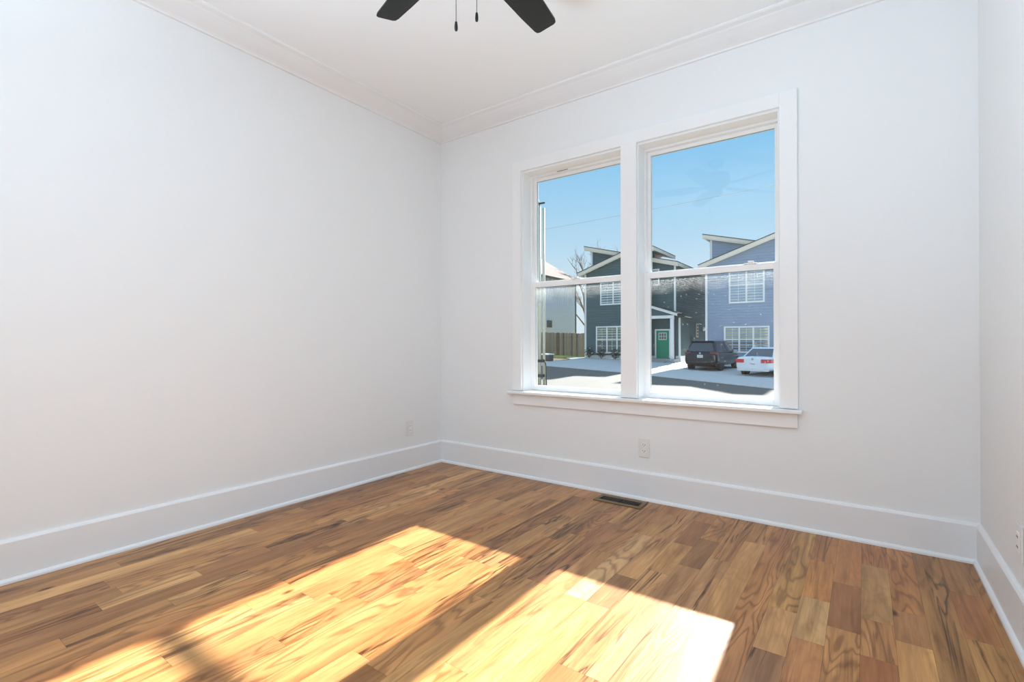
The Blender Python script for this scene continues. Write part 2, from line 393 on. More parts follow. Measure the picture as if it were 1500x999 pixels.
# ---- the windows
def glass_mat():
    m = bpy.data.materials.new('window_glass'); m.use_nodes = True
    n = m.node_tree.nodes; l = m.node_tree.links; n.remove(n['Principled BSDF']); out = n['Material Output']
    tr = n.new('ShaderNodeBsdfTransparent'); tr.inputs[0].default_value = (.955, .965, .96, 1)
    gl = n.new('ShaderNodeBsdfGlossy'); gl.inputs['Roughness'].default_value = .0
    lw = n.new('ShaderNodeLayerWeight'); lw.inputs[0].default_value = .5
    pw = n.new('ShaderNodeMath'); pw.operation = 'POWER'; pw.inputs[1].default_value = 4.5; l.new(lw.outputs['Facing'], pw.inputs[0])
    ma = n.new('ShaderNodeMath'); ma.operation = 'MULTIPLY_ADD'; ma.inputs[1].default_value = .9; ma.inputs[2].default_value = .018; l.new(pw.outputs[0], ma.inputs[0])
    mx = n.new('ShaderNodeMixShader'); l.new(ma.outputs[0], mx.inputs[0]); l.new(tr.outputs[0], mx.inputs[1]); l.new(gl.outputs[0], mx.inputs[2])
    # dust: smears and specks, denser on the lower sash just under the meeting rail
    tcx = n.new('ShaderNodeTexCoord'); sp = n.new('ShaderNodeSeparateXYZ'); ge = n.new('ShaderNodeNewGeometry'); l.new(ge.outputs['Position'], sp.inputs[0])
    nz = n.new('ShaderNodeTexNoise'); nz.inputs['Scale'].default_value = 170; nz.inputs['Detail'].default_value = 6; l.new(ge.outputs['Position'], nz.inputs['Vector'])
    nb = n.new('ShaderNodeTexNoise'); nb.inputs['Scale'].default_value = 9; nb.inputs['Detail'].default_value = 3; l.new(ge.outputs['Position'], nb.inputs['Vector'])
    zz = n.new('ShaderNodeMath'); zz.operation = 'MULTIPLY_ADD'; zz.inputs[1].default_value = .10; l.new(nb.outputs[0], zz.inputs[0]); l.new(sp.outputs['Z'], zz.inputs[2])
    band = n.new('ShaderNodeMapRange'); band.inputs[1].default_value = 1.36; band.inputs[2].default_value = 1.44; l.new(zz.outputs[0], band.inputs[0])
    low = n.new('ShaderNodeMath'); low.operation = 'LESS_THAN'; low.inputs[1].default_value = 1.43; l.new(sp.outputs['Z'], low.inputs[0])
    sk = n.new('ShaderNodeMapRange'); sk.inputs[1].default_value = .42; sk.inputs[2].default_value = .70; l.new(nz.outputs[0], sk.inputs[0])
    d1 = n.new('ShaderNodeMath'); d1.operation = 'MULTIPLY'; l.new(band.outputs[0], d1.inputs[0]); l.new(low.outputs[0], d1.inputs[1])
    d2 = n.new('ShaderNodeMath'); d2.operation = 'MULTIPLY'; l.new(d1.outputs[0], d2.inputs[0]); l.new(sk.outputs[0], d2.inputs[1])
    vo = n.new('ShaderNodeTexVoronoi'); vo.inputs['Scale'].default_value = 26; l.new(ge.outputs['Position'], vo.inputs['Vector'])
    vs = n.new('ShaderNodeMapRange'); vs.inputs[1].default_value = .04; vs.inputs[2].default_value = .11; vs.inputs[3].default_value = .14; vs.inputs[4].default_value = 0; l.new(vo.outputs['Distance'], vs.inputs[0])
    vs2 = n.new('ShaderNodeMath'); vs2.operation = 'MULTIPLY'; l.new(vs.outputs[0], vs2.inputs[0]); l.new(low.outputs[0], vs2.inputs[1])
    d3 = n.new('ShaderNodeMath'); d3.operation = 'MULTIPLY_ADD'; d3.inputs[1].default_value = .19; l.new(d2.outputs[0], d3.inputs[0]); l.new(vs2.outputs[0], d3.inputs[2])
    d4 = n.new('ShaderNodeMath'); d4.operation = 'ADD'; d4.inputs[1].default_value = .0015; l.new(d3.outputs[0], d4.inputs[0])
    df = n.new('ShaderNodeBsdfTranslucent'); df.inputs[0].default_value = (.45, .45, .43, 1)
    m2 = n.new('ShaderNodeMixShader'); l.new(d4.outputs[0], m2.inputs[0]); l.new(mx.outputs[0], m2.inputs[1]); l.new(df.outputs[0], m2.inputs[2])
    l.new(m2.outputs[0], out.inputs['Surface'])
    return m
glass = glass_mat()
gasket = mat('glazing_gasket', (.10, .10, .10), .6)
def ring(m, x0, x1, y0, y1, z0, z1, s, b, t, mi=0):
    m.box(x0, x0 + s, y0, y1, z0, z1, mi).box(x1 - s, x1, y0, y1, z0, z1, mi)
    m.box(x0 + s, x1 - s, y0, y1, z0, z0 + b, mi).box(x0 + s, x1 - s, y0, y1, z1 - t, z1, mi)
for i, (a, b) in enumerate(((OL0, OL1), (OR0, OR1))):
    wd = srect('window_%d' % (i + 1)); wd.location = ((a + b) / 2, .1, OZ0)
    wd['label'] = ('left', 'right')[i] + ' white double-hung window of the pair'; wd['category'] = 'window'
    j = MB()   # jamb liner
    j.box(a, a + .006, -.001, .16, OZ0, OZ1).box(b - .006, b, -.001, .16, OZ0, OZ1).box(a + .006, b - .006, -.001, .16, OZ1 - .008, OZ1)
    j.build('jamb', casing_paint, wd)
    f = MB(); ring(f, a + .006, b - .006, .098, .175, OZ0 - .03, OZ1 - .008, .012, .030, .014)
    f.build('window_frame', vinyl, wd, bevel=.001)
    # upper sash sits in the outer track, lower sash in the inner track
    us = MB(); ring(us, a + .018, b - .018, .132, .160, 1.424, OZ1 - .020, .020, .036, .024)
    u = us.build('upper_sash', vinyl, wd, bevel=.0015)
    gk = MB(); ring(gk, a + .037, b - .037, .145, .147, 1.459, OZ1 - .043, .0015, .0015, .003); gk.build('gasket', gasket, u)
    MB().box(a + .038, b - .038, .146, .150, 1.460, OZ1 - .044).build('pane', glass, u)
    ls = MB(); ring(ls, a + .018, b - .018, .100, .131, OZ0 + .001, 1.450, .024, .036, .036)
    l_ = ls.build('lower_sash', vinyl, wd, bevel=.0015)
    gk = MB(); ring(gk, a + .041, b - .041, .115, .117, OZ0 + .036, 1.415, .0012, .0012, .003); gk.build('gasket', gasket, l_)
    MB().box(a + .042, b - .042, .116, .120, OZ0 + .037, 1.414).build('pane', glass, l_)
    c = (a + b) / 2 + (.24 if i else .0)
    k = MB(); k.box(c - .035, c + .035, .094, .125, 1.4505, 1.458); k.box(c - .012, c + .018, .088, .112, 1.458, 1.468)
    k.build('sash_lock', vinyl, l_, bevel=.002)
    if i == 0:
        MB().box(a + .24, a + .33, .096, .0975, OZ1 - .018, OZ1 - .014).build('label_slot', gasket, wd)

# ---- outlets, floor register
plate_m = mat('outlet_plate', (.80, .80, .79), .35); slot_m = mat('outlet_slot', (.05, .05, .05), .6); recept = mat('outlet_face', (.86, .86, .85), .3)
def outlet(loc, face, label, kind):
    rz = {'back': 0, 'left': math.pi / 2, 'right': -math.pi / 2}[face]
    o = thing('wall_outlet', loc, label, 'outlet', rz=rz)
    MB().box(-.036, .036, -.006, 0, -.06, .06).build('cover_plate', plate_m, o, local=True, bevel=.003, bseg=3)
    if kind == 'duplex':
        for s in (-1, 1):
            r = MB()
            pts = [(.017 * math.cos(t_) if abs(math.cos(t_)) < .9 else .0155 * (1 if math.cos(t_) > 0 else -1), .0155 * math.sin(t_)) for t_ in [2 * math.pi * q / 20 for q in range(20)]]
            r.prism(pts, lambda p, q, t_: (p, t_, q + s * .0195), -.0085, -.005)
            rc = r.build('receptacle', recept, o, local=True)
            q = MB(); q.box(-.0080, -.0052, -.0095, -.0075, s * .0195 - .002, s * .0195 + .007); q.box(.0052, .0080, -.0095, -.0075, s * .0195 - .002, s * .0195 + .007)
            q.box(-.002, .002, -.0095, -.0075, s * .0195 - .009, s * .0195 - .005); q.build('slot', slot_m, rc, local=True)
    else:
        rc = MB().box(-.0165, .0165, -.0085, -.005, -.033, .033).build('receptacle', recept, o, local=True, bevel=.002)
        q = MB()
        for s in (-1, 1):
            q = MB(); q.box(-.0075, -.0055, -.0095, -.0078, s * .017 - .002, s * .017 + .005); q.box(.0055, .0075, -.0095, -.0078, s * .017 - .002, s * .017 + .005)
            q.build('slot', slot_m, rc, local=True)
    return o
outlet((1.770, 0, .327), 'back', 'white duplex outlet under the right-hand window', 'duplex')
outlet((0, -.356, .327), 'left', 'white outlet on the left wall near the corner', 'decora')
outlet((RW, -.705, .327), 'right', 'white outlet cut by the right edge of the photo', 'decora')

brass = mat('register_metal', srgb(118, 96, 66), .45, metal=.3); dark_in = mat('register_dark', (.012, .010, .010), .7)
rg = thing('floor_register', (1.660, -.124, 0), 'brown metal floor vent with dark slots below the windows', 'floor vent')
m = MB(); m.box(1.505, 1.815, -.196, -.161, .0002, .005).box(1.505, 1.815, -.087, -.052, .0002, .005).box(1.505, 1.531, -.161, -.087, .0002, .005).box(1.789, 1.815, -.161, -.087, .0002, .005); m.build('frame', brass, rg, bevel=.002)
MB().box(1.530, 1.790, -.161, -.087, .0001, .0012).build('duct_opening', dark_in, rg)
m = MB()
for q in range(19):
    x = 1.537 + q * .0137
    if abs(q - 9) < 1: continue
    m.box(x, x + .0032, -.160, -.088, .0012, .0032)
m.box(1.531, 1.789, -.1255, -.1225, .0012, .0036); m.build('grille', mat('register_bars', (.035, .03, .03), .5), rg)

# ---- ceiling fan
fan_dark = mat('fan_metal', (.008, .008, .008), .4, spec=.3)
blade_m = mat('fan_blade', (.006, .007, .007), .34, spec=.28, noise=.25, nscale=6)
FX, FY = 1.745, -1.675
fan = thing('ceiling_fan', (FX, FY, RH), 'dark ceiling fan with pull chains, blades cut by the top edge', 'ceiling fan')
MB().lathe([(.075, 0), (.075, -.02), (.055, -.05), (.02, -.062)], (FX, FY, RH)).build('canopy', fan_dark, fan, smooth=True)
MB().lathe([(.012, -.05), (.012, -.12)], (FX, FY, RH)).build('downrod', fan_dark, fan, smooth=True)
MB().lathe([(.03, -.11), (.11, -.125), (.125, -.15), (.125, -.21), (.10, -.245), (.06, -.26), (.06, -.315), (.05, -.33), (.012, -.333)], (FX, FY, RH), seg=32).build('motor_housing', fan_dark, fan, smooth=True)
ZB = 2.485
for k in range(5):
    a = R(95 + 72 * k)
    ca, sa = math.cos(a), math.sin(a); pt = math.tan(R(-12))
    def P3(r_, s_, h): return (FX + ca * r_ - sa * s_, FY + sa * r_ + ca * s_, ZB + s_ * pt + h)
    out = [(.17, .058), (.30, .066), (.50, .060), (.615, .053), (.632, .048), (.638, .036), (.638, -.036), (.632, -.048), (.615, -.053), (.50, -.060), (.30, -.066), (.17, -.058), (.155, -.045), (.155, .045)]
    b = MB(); n = len(out)
    b.add([P3(p, q, 0) for p, q in out] + [P3(p, q, .007) for p, q in out], [tuple(range(n))[::-1], tuple(range(n, 2 * n))] + [(i, (i + 1) % n, n + (i + 1) % n, n + i) for i in range(n)])
    bo = b.build('blade', blade_m, fan)
    h = MB(); v = [P3(.10, -.02, .008), P3(.23, -.035, .008), P3(.23, .035, .008), P3(.10, .02, .008)]
    h.hexa(v + [(x, y, z + .006) for x, y, z in v]); h.build('blade_arm', fan_dark, bo)
chain_m = mat('pull_chain', (.10, .10, .10), .4, metal=.5)
for (x, y, zb, zt) in ((FX - .050, FY - .008, 2.140, 2.42), (FX - .035 + .0, FY + .092, 2.222, 2.42)):
    pc = MB(); pc.tube([(x, y, zt), (x, y, zb + .03)], .0013, 6); nb = 0
    z = zt
    while z > zb + .03: pc.lathe([(.0004, -.0014), (.0019, 0), (.0004, .0014)], (x, y, z), seg=6); z -= .006
    c = pc.build('pull_chain', chain_m, fan)
    MB().lathe([(.002, .034), (.0042, .032), (.0052, .026), (.0062, .014), (.0060, .006), (.0045, 0), (.002, -.001)], (x, y, zb), seg=14).build('fob', fan_dark, c, smooth=True, label='black pull fob')

# ================================================================== outside
def gz(x, y): return -1.32 - .035 * x + .022 * y
grass_m = mat('grass', srgb(98, 98, 66), .95, noise=.35, nscale=3, spec=.1)
conc_m = mat('driveway_concrete', (.56, .55, .53), .9, noise=.08, nscale=1.2, spec=.2)
asph_m = mat('asphalt', (.158, .148, .130), .95, noise=.12, nscale=2.0, spec=.2)
mulch_m = mat('mulch', (.10, .075, .05), 1.0, noise=.5, nscale=9, spec=.05)
def slab(name, poly, dz, m_, th=.06):
    n = len(poly); v = [(x, y, gz(x, y) + dz) for x, y in poly] + [(x, y, gz(x, y) + dz - th) for x, y in poly]
    return MB().add(v, [tuple(range(n)), tuple(range(n, 2 * n))[::-1]] + [(i, n + i, n + (i + 1) % n, (i + 1) % n) for i in range(n)]).build(name, m_)
struct(slab('ground', [(-90, .22), (60, .22), (60, 110), (-90, 110)], 0, grass_m, .3), 'lawn and bare ground beyond the street', 'ground')
EDGE = [(-40, 24.5), (-17, 22.3), (-12.4, 21.8), (-7.5, 21.2), (-3, 19.9), (0, 19.1), (8, 17.0), (40, 9.0)]
struct(slab('street', [(-40, 1.2), (40, 1.2)] + EDGE[::-1], .03, asph_m), 'asphalt street', 'street')  # unseen near part extended up to the house to bounce sunlight indoors
struct(slab('driveway', [(-16.5, 22.35), (-12.4, 21.9), (-7.5, 21.3), (-3, 20.0), (0, 19.2), (8, 17.1), (8, 44), (-14.3, 44), (-14.3, 30.6), (-15.2, 30.0), (-15.0, 28.8), (-13.9, 27.6), (-14.1, 26.0), (-15.4, 24.0)], .045, conc_m), 'concrete driveway in front of the houses', 'driveway')
struct(slab('mulch_bed', [(-16.2, 24.0), (-14.2, 26.0), (-14.0, 27.6), (-15.1, 28.6), (-18.5, 28.2), (-19, 25.0)], .04, mulch_m), 'dark mulch bed', 'garden bed')

struct(slab('lawn', [(-19.3, 28.4), (-15.3, 28.7), (-15.0, 29.9), (-14.45, 30.6), (-14.45, 31.25), (-19.3, 31.25)], .05, mat('lawn_grass', srgb(138, 150, 78), .95, noise=.4, nscale=6, spec=.1)), 'small strip of green lawn before the fence', 'lawn')

def clip(poly, zl, zh):
    def cut(P, keep, z):
        o = []
        for i in range(len(P)):
            a, b = P[i], P[(i + 1) % len(P)]; ia, ib = keep(a[1]), keep(b[1])
            if ia: o.append(a)
            if ia != ib:
                t_ = (z - a[1]) / (b[1] - a[1]); o.append((a[0] + t_ * (b[0] - a[0]), z))
        return o
    P = cut(poly, lambda q: q >= zl - 1e-9, zl)
    return cut(P, lambda q: q <= zh + 1e-9, zh) if P else P
def laps(m, poly, f, h=.18, lip=.034, mi=0):
    # lap siding: each course leans out at its lower edge; f(u, z, out) -> xyz
    z0 = min(p[1] for p in poly); z1 = max(p[1] for p in poly); z = z0
    while z < z1 - 1e-4:
        zh = min(z + h, z1); P = clip(poly, z, zh)
        if len(P) >= 3:
            m.add([f(u, q, lip * (1 - (q - z) / h)) for u, q in P], [tuple(range(len(P)))], mi)
            bot = [p for p in P if abs(p[1] - z) < 1e-6]
            if len(bot) >= 2:
                a, b = min(bot)[0], max(bot)[0]
                m.add([f(a, z, lip), f(b, z, lip), f(b, z, 0), f(a, z, 0)], [(0, 1, 2, 3)], mi)
        z += h
white_ext = mat('exterior_white', (.80, .80, .78), .6)
fascia_m = mat('fascia_cream', srgb(232, 222, 206), .7)
roof_dark = mat('shingle_dark', (.06, .06, .065), .9, noise=.3, nscale=5)
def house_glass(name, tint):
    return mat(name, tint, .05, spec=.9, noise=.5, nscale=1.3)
blind_glass = house_glass('glass_with_blind', srgb(176, 190, 196)); dark_glass = house_glass('glass_dark', srgb(96, 96, 84)); painted_refl_glass = house_glass('glass_painted_reflection', srgb(168, 170, 138))  # last tint has a yellow-green garden reflection painted into the pane colour

def ext_window(parent, x0, x1, z0, z1, Y, units, gtop, gbot, mun=True, name='window'):
    m = MB(); f = .10; ring(m, x0, x1, Y - .06, Y + .03, z0, z1, f, f, f)
    uw = (x1 - x0 - 2 * f) / units; zm = (z0 + z1) / 2
    for k in range(1, units): xc = x0 + f + k * uw; m.box(xc - .05, xc + .05, Y - .055, Y + .02, z0 + f, z1 - f)
    m.box(x0 + f, x1 - f, Y - .045, Y + .02, zm - .035, zm + .035)
    fr = m.build(name, white_ext, parent)
    MB().box(x0 + f, x1 - f, Y - .020, Y, zm, z1 - f).build('pane', gtop, fr)
    MB().box(x0 + f, x1 - f, Y - .020, Y, z0 + f, zm).build('pane', gbot, fr)
    if mun:
        g = MB()
        for k in range(units):
            xc = x0 + f + (k + .5) * uw; g.box(xc - .012, xc + .012, Y - .028, Y - .018, z0 + f, z1 - f)
        for zc in ((zm + z1 - f) / 2, (zm + z0 + f) / 2): g.box(x0 + f, x1 - f, Y - .027, Y - .018, zc - .010, zc + .010)
        g.build('muntin', white_ext, fr)
    return fr

def roof_slab(parent, xa, za, xb, zb, y0, y1, name='roof', th=.22, top=None):
    d = Vector((xb - xa, 0, zb - za)).normalized(); nx, nz = -d.z, d.x
    if nz < 0: nx, nz = -nx, -nz
    top_m = top or roof_dark
    f = lambda p, q, t_: (p, t_, q)
    r = MB().prism([(xa, za), (xb, zb), (xb + nx * .05, zb + nz * .05), (xa + nx * .05, za + nz * .05)], f, y0 - .03, y1).build(name, top_m, parent)
    MB().prism([(xa, za), (xb, zb), (xb, zb - th), (xa, za - th)], f, y0, y1).build('fascia', fascia_m, r)
    MB().prism([(xa, za - th), (xb, zb - th), (xb, zb - th - .07), (xa, za - th - .07)], f, y0 + .05, y0 + .12).build('frieze_board', fascia_m, r)
    return r

def town_house(x0, y0, g, siding, label, dz, up_win, low_win, porch):
    H = thing('house', (x0 + 3, y0 + 3, g), label, 'house')
    fr = lambda Y: (lambda u, z, o: (x0 + u, Y - o, z))
    F = lambda p, q, t_: (x0 + p, t_, q)
    base = g + .30
    # projecting front volume
    W1 = 4.95; rk = lambda u: 6.42 + .34 * u if u < 4.44 else 6.42 + .34 * 4.44 - .30 * (u - 4.44)
    poly = [(0, base), (W1, base), (W1, rk(W1) - .2), (4.44, rk(4.44) - .2), (0, rk(0) - .2)]
    m = MB(); m.prism(poly, F, y0 + .001, y0 + 1.2); laps(m, poly, fr(y0))
    m.build('front_wall', siding, H)
    # main volume behind, one long roof falling to the right
    M0, M1, YM = .10, 6.54, y0 + .87
    mr = lambda u: 8.42 + dz - .26 * (u + .36)
    poly = [(M0, base), (M1, base), (M1, mr(M1) - .2), (M0, mr(M0) - .2)]
    m = MB(); m.prism(poly, F, YM + .001, YM + 9); laps(m, poly, fr(YM))
    laps(m, [(YM, base), (YM + 9, base), (YM + 9, mr(M1) - .2), (YM, mr(M1) - .2)], lambda u, z, o: (x0 + M1 + .001 + o, u, z))
    m.build('main_wall', siding, H)
    m = MB(); m.box(x0 - .02, x0 + W1, y0 - .01, y0 + 1, g - .6, base).box(x0 + M0, x0 + M1 + .02, YM - .01, YM + 9, g - .6, base)
    m.build('foundation', mat('foundation_grey', srgb(205, 205, 200), .9, noise=.1), H)
    roof_slab(H, x0 - .42, rk(-.42), x0 + 4.44, rk(4.44), y0 - .35, y0 + 4.5, 'front_roof')
    roof_slab(H, x0 + 4.44, rk(4.44), x0 + 5.42, rk(5.42), y0 - .35, y0 + 4.5, 'front_roof')
    roof_slab(H, x0 - .36, mr(-.36), x0 + 6.80, mr(6.80), YM - .35, YM + 9.3, 'main_roof')
    m = MB(); m.box(x0 - .03, x0 + .11, y0 - .035, y0 + .02, base, rk(0) - .25); m.build('corner_board', white_ext, H)
    m = MB(); m.box(x0 + M0 - .03, x0 + M0 + .12, YM - .035, YM + .02, 6.3, mr(M0) - .3); m.build('corner_board', white_ext, H)
    m = MB(); m.box(x0 + M1 - .09, x0 + M1 + .03, YM - .035, YM + .06, 2.9 if porch else base, mr(M1) - .28); m.build('corner_board', white_ext, H)
    ext_window(H, *up_win, y0, 2, blind_glass, blind_glass)
    ext_window(H, *low_win, y0, 3, painted_refl_glass, dark_glass)
    if porch:
        XM = x0 + M1
        # ground floor steps out at the corner
        m = MB(); m.box(XM, XM + .31, YM, YM + 2.2, base, 2.78)
        laps(m, [(M1 - .02, base), (M1 + .31, base), (M1 + .31, 2.78), (M1 - .02, 2.78)], fr(YM))
        m.build('side_bay', siding, H)
        MB().box(XM, XM + .33, YM - .015, YM + 2.22, g - .6, base).build('foundation', white_ext, H)
        MB().box(XM + .22, XM + .34, YM - .04, YM + .05, base, 2.78).build('corner_board', white_ext, H)
        MB().prism([(XM - .05, 3.1), (XM + .5, 2.82), (XM + .5, 2.74), (XM - .05, 2.74)], lambda p, q, t_: (p, t_, q), YM - .10, YM + 2.3).build('bay_roof', roof_dark, H)
        # porch: lean-to roof, beam, gable infill, post, slab, downspout
        yp = y0 - .2; xa, xb = x0 + W1, x0 + 7.04
        pr = MB().prism([(xa, 3.67), (xb, 2.97), (xb, 3.02), (xa, 3.72)], lambda p, q, t_: (p, t_, q), yp - .12, YM).build('porch_roof', roof_dark, H)
        MB().prism([(xa, 3.48), (xb, 2.78), (xb, 2.97), (xa, 3.67)], lambda p, q, t_: (p, t_, q), yp - .08, yp - .02).build('fascia', white_ext, pr)
        m = MB(); P = [(W1, 2.86), (6.70, 2.86), (W1, 3.46)]
        m.prism(P, F, yp + .02, yp + .1); laps(m, P, fr(yp + .02), h=.14); m.build('porch_gable', siding, H)
        MB().box(xa, XM + .22, yp - .02, yp + .16, 2.66, 2.86).build('porch_beam', white_ext, H)
        MB().box(XM - .02, XM + .22, yp - .04, yp + .18, g - .05, 2.66).build('porch_post', white_ext, H, bevel=.01)
        MB().box(xa, XM + .35, yp - .3, YM, g - .5, g + .12).box(xa + .1, XM - .2, yp - .75, yp - .3, g - .5, g - .02).build('porch_slab', mat('porch_concrete', srgb(150, 155, 155), .9), H)
        d = MB(); d.tube([(xb, yp - .04, 2.86), (xb - .10, yp, 2.70), (XM + .30, yp, 2.55), (XM + .30, yp, g + .05)], .045, 8)
        d.build('downspout', mat('gutter_black', (.02, .02, .022), .5), H)
        MB().box(xb - .02, xb + .12, yp - .12, YM + .1, 2.80, 2.93).build('gutter', bpy.data.materials['gutter_black'], H)
        # green door with six lites
        dx0, dx1, z0, z1 = x0 + 5.20, x0 + 6.11, g + .14, 1.86
        green = mat('door_green', srgb(10, 140, 106), .45, noise=.12)
        dr = MB().box(dx0, dx1, YM - .05, YM - .025, z0, z1).build('door', green, H)
        m = MB(); m.box(dx0 - .10, dx0, YM - .07, YM, z0, z1 + .10).box(dx1, dx1 + .10, YM - .07, YM, z0, z1 + .10).box(dx0, dx1, YM - .07, YM, z1, z1 + .10)
        m.build('door_casing', white_ext, H)
        m = MB(); ring(m, dx0 + .17, dx1 - .17, YM - .065, YM - .045, 1.20, 1.70, .035, .035, .035)
        wd_ = dx1 - dx0 - .34
        for q in (1, 2): m.box(dx0 + .17 + wd_ * q / 3 - .012, dx0 + .17 + wd_ * q / 3 + .012, YM - .062, YM - .05, 1.21, 1.69)
        m.box(dx0 + .18, dx1 - .18, YM - .062, YM - .05, 1.44, 1.464); m.build('lite_frame', white_ext, dr)
        MB().box(dx0 + .2, dx1 - .2, YM - .054, YM - .049, 1.23, 1.67).build('door_pane', dark_glass, dr)
        MB().lathe([(.02, 0), (.035, -.03), (.03, -.06), (.01, -.07)], (dx0 + .08, YM - .05, .62), axis='y', seg=10).build('door_knob', bpy.data.materials['gutter_black'], dr)
        # small upstairs window
        ext_window(H, x0 + 4.62, x0 + 5.43, 5.06, 6.25, YM, 1, blind_glass, blind_glass, mun=False)
        # side wall: number plaque, lamp, meter
        SX = XM + .03; m = MB(); m.box(SX, SX + .04, y0 + 5.85, y0 + 6.45, 1.42, 2.48)
        pq = m.build('number_plaque', mat('plaque_tan', srgb(176, 172, 150), .7), H)
        m = MB()
        for q in range(4): m.box(SX + .035, SX + .045, y0 + 6.02, y0 + 6.32, 1.54 + q * .24, 1.66 + q * .24)
        m.build('plaque_digit', mat('plaque_dark', (.05, .05, .045), .7), pq)
        MB().lathe([(.02, -.16), (.10, -.10), (.11, .05), (.05, .14)], (SX + .10, y0 + 7.8, 2.1), seg=12).build('wall_lamp', white_ext, H, smooth=True)
        MB().box(SX, SX + .16, y0 + 4.6, y0 + 5.0, .75, 1.35).build('meter_box', mat('meter_grey', srgb(95, 105, 100), .6), H, bevel=.02)
    return H
sidA = mat('siding_slate_green', srgb(80, 101, 103), .75, noise=.06, nscale=.8)
sidB = mat('siding_blue_grey', srgb(142, 156, 178), .75, noise=.06, nscale=.8)
town_house(-14.34, 30.5, -.22, sidA, 'slate green house with a green door under a small white porch', 0.0, (-13.07, -11.0, 3.78, 5.9), (-13.42, -10.86, .22, 2.22), True)
town_house(-5.93, 32.0, -.36, sidB, 'blue-grey lap-sided house behind the parked cars', .12, (-4.45, -2.30, 3.60, 6.0), (-4.76, -2.03, .33, 2.08), False)

# ---- white house with the brown roof, far left
WH = thing('house', (-24, 38, .2), 'white sided house with a pale brown roof behind the fence', 'house')
wsid = mat('siding_white', (.84, .89, .98), .8); brown_roof = mat('shingle_brown', srgb(104, 88, 78), .95, noise=.12, nscale=3)
m = MB(); m.box(-34, -19.501, 26.5, 38.55, -.8, 6.75)
laps(m, [(26.5, .0), (38.55, .0), (38.55, 4.4), (26.5, 4.4)], lambda u, z, o: (-19.5 + o, u, z), h=.15)
laps(m, [(-34, .0), (-19.5, .0), (-19.5, 6.7), (-34, 6.7)], lambda u, z, o: (u, 26.5 - o, z), h=.15)
m.build('wall', wsid, WH)
m = MB()
y = 26.5
while y < 38.5: m.box(-19.5, -19.47, y, y + .045, 4.4, 6.75); y += .32
m.box(-19.5, -19.46, 26.5, 38.55, 4.36, 4.44); m.build('batten_panel', wsid, WH)
MB().box(-19.52, -19.42, 38.44, 38.58, 0, 6.75).build('corner_board', mat('corner_brown', srgb(120, 104, 92), .8), WH)
ex0, ex1, ey0, ey1, ez, rz_ = -34.6, -19.05, 26.0, 39.1, 6.75, 11.7
m = MB(); ry = (ey0 + ey1) / 2
v = [(ex0, ey0, ez), (ex1, ey0, ez), (ex1, ey1, ez), (ex0, ey1, ez), (ex0 + 6.5, ry, rz_), (ex1 - 6.5, ry, rz_)]
m.add(v, [(0, 1, 5, 4), (1, 2, 5), (2, 3, 4, 5), (3, 0, 4), (0, 3, 2, 1)]); rf = m.build('roof', brown_roof, WH)
m = MB(); ring_z = (ez - .2, ez)
m.box(ex0, ex1, ey0, ey0 + .04, *ring_z).box(ex0, ex1, ey1 - .04, ey1, *ring_z).box(ex1 - .04, ex1, ey0, ey1, *ring_z).box(ex0, ex0 + .04, ey0, ey1, *ring_z)
m.build('fascia', mat('fascia_brown', srgb(126, 110, 92), .8), rf)
MB().lathe([(.05, 0), (.05, .4)], (-20.3, 34.2, 7.2)).build('vent_pipe', white_ext, rf)
MB().box(-19.5, -19.30, 33.3, 33.9, 2.35, 2.95).build('meter_box', mat('meter_dark', srgb(90, 98, 98), .6), WH)

# ---- fence between the two houses
fence_m = mat('fence_boards', srgb(158, 138, 112), .95, noise=.25, nscale=1.5)
fn = thing('fence', (-18, 31.3, gz(-18, 31.3)), 'weathered wooden board fence between the white and slate houses', 'fence')
m = MB(); x = -19.3; q = 0
while x < -14.60:
    zb = gz(x, 31.3); h = 1.86 + random.uniform(-.025, .025); dy = random.uniform(0, .012)
    mi_ = random.choice((0, 0, 1, 2)); m.add([(x, 31.3 + dy, zb), (x + .135, 31.3 + dy, zb), (x + .135, 31.3 + dy, zb + h - .03), (x + .10, 31.3 + dy, zb + h), (x + .035, 31.3 + dy, zb + h), (x, 31.3 + dy, zb + h - .03),
           (x, 31.32 + dy, zb), (x + .135, 31.32 + dy, zb), (x + .135, 31.32 + dy, zb + h - .03), (x + .10, 31.32 + dy, zb + h), (x + .035, 31.32 + dy, zb + h), (x, 31.32 + dy, zb + h - .03)],
          [(5, 4, 3, 2, 1, 0), (6, 7, 8, 9, 10, 11)] + [(i, (i + 1) % 6, 6 + (i + 1) % 6, 6 + i) for i in range(6)], mi_)
    x += .150
m.build('picket_panel', [fence_m, mat('fence_boards_grey', srgb(142, 132, 118), .95, noise=.2, nscale=3), mat('fence_boards_dark', srgb(112, 94, 76), .95, noise=.2, nscale=3)], fn)
m = MB()
for dz_ in (.35, 1.45):
    v = [(-19.3, 31.33, gz(-19.3, 31.3) + dz_), (-14.5, 31.33, gz(-14.5, 31.3) + dz_), (-14.5, 31.38, gz(-14.5, 31.3) + dz_), (-19.3, 31.38, gz(-19.3, 31.3) + dz_)]
    m.hexa(v + [(a, b, c + .09) for a, b, c in v])
m.build('fence_rail', fence_m, fn)
for x in (-19.2, -16.9):
    MB().box(x, x + .1, 31.33, 31.43, gz(x, 31.3) - .1, gz(x, 31.3) + 1.8).build('fence_post', fence_m, fn)

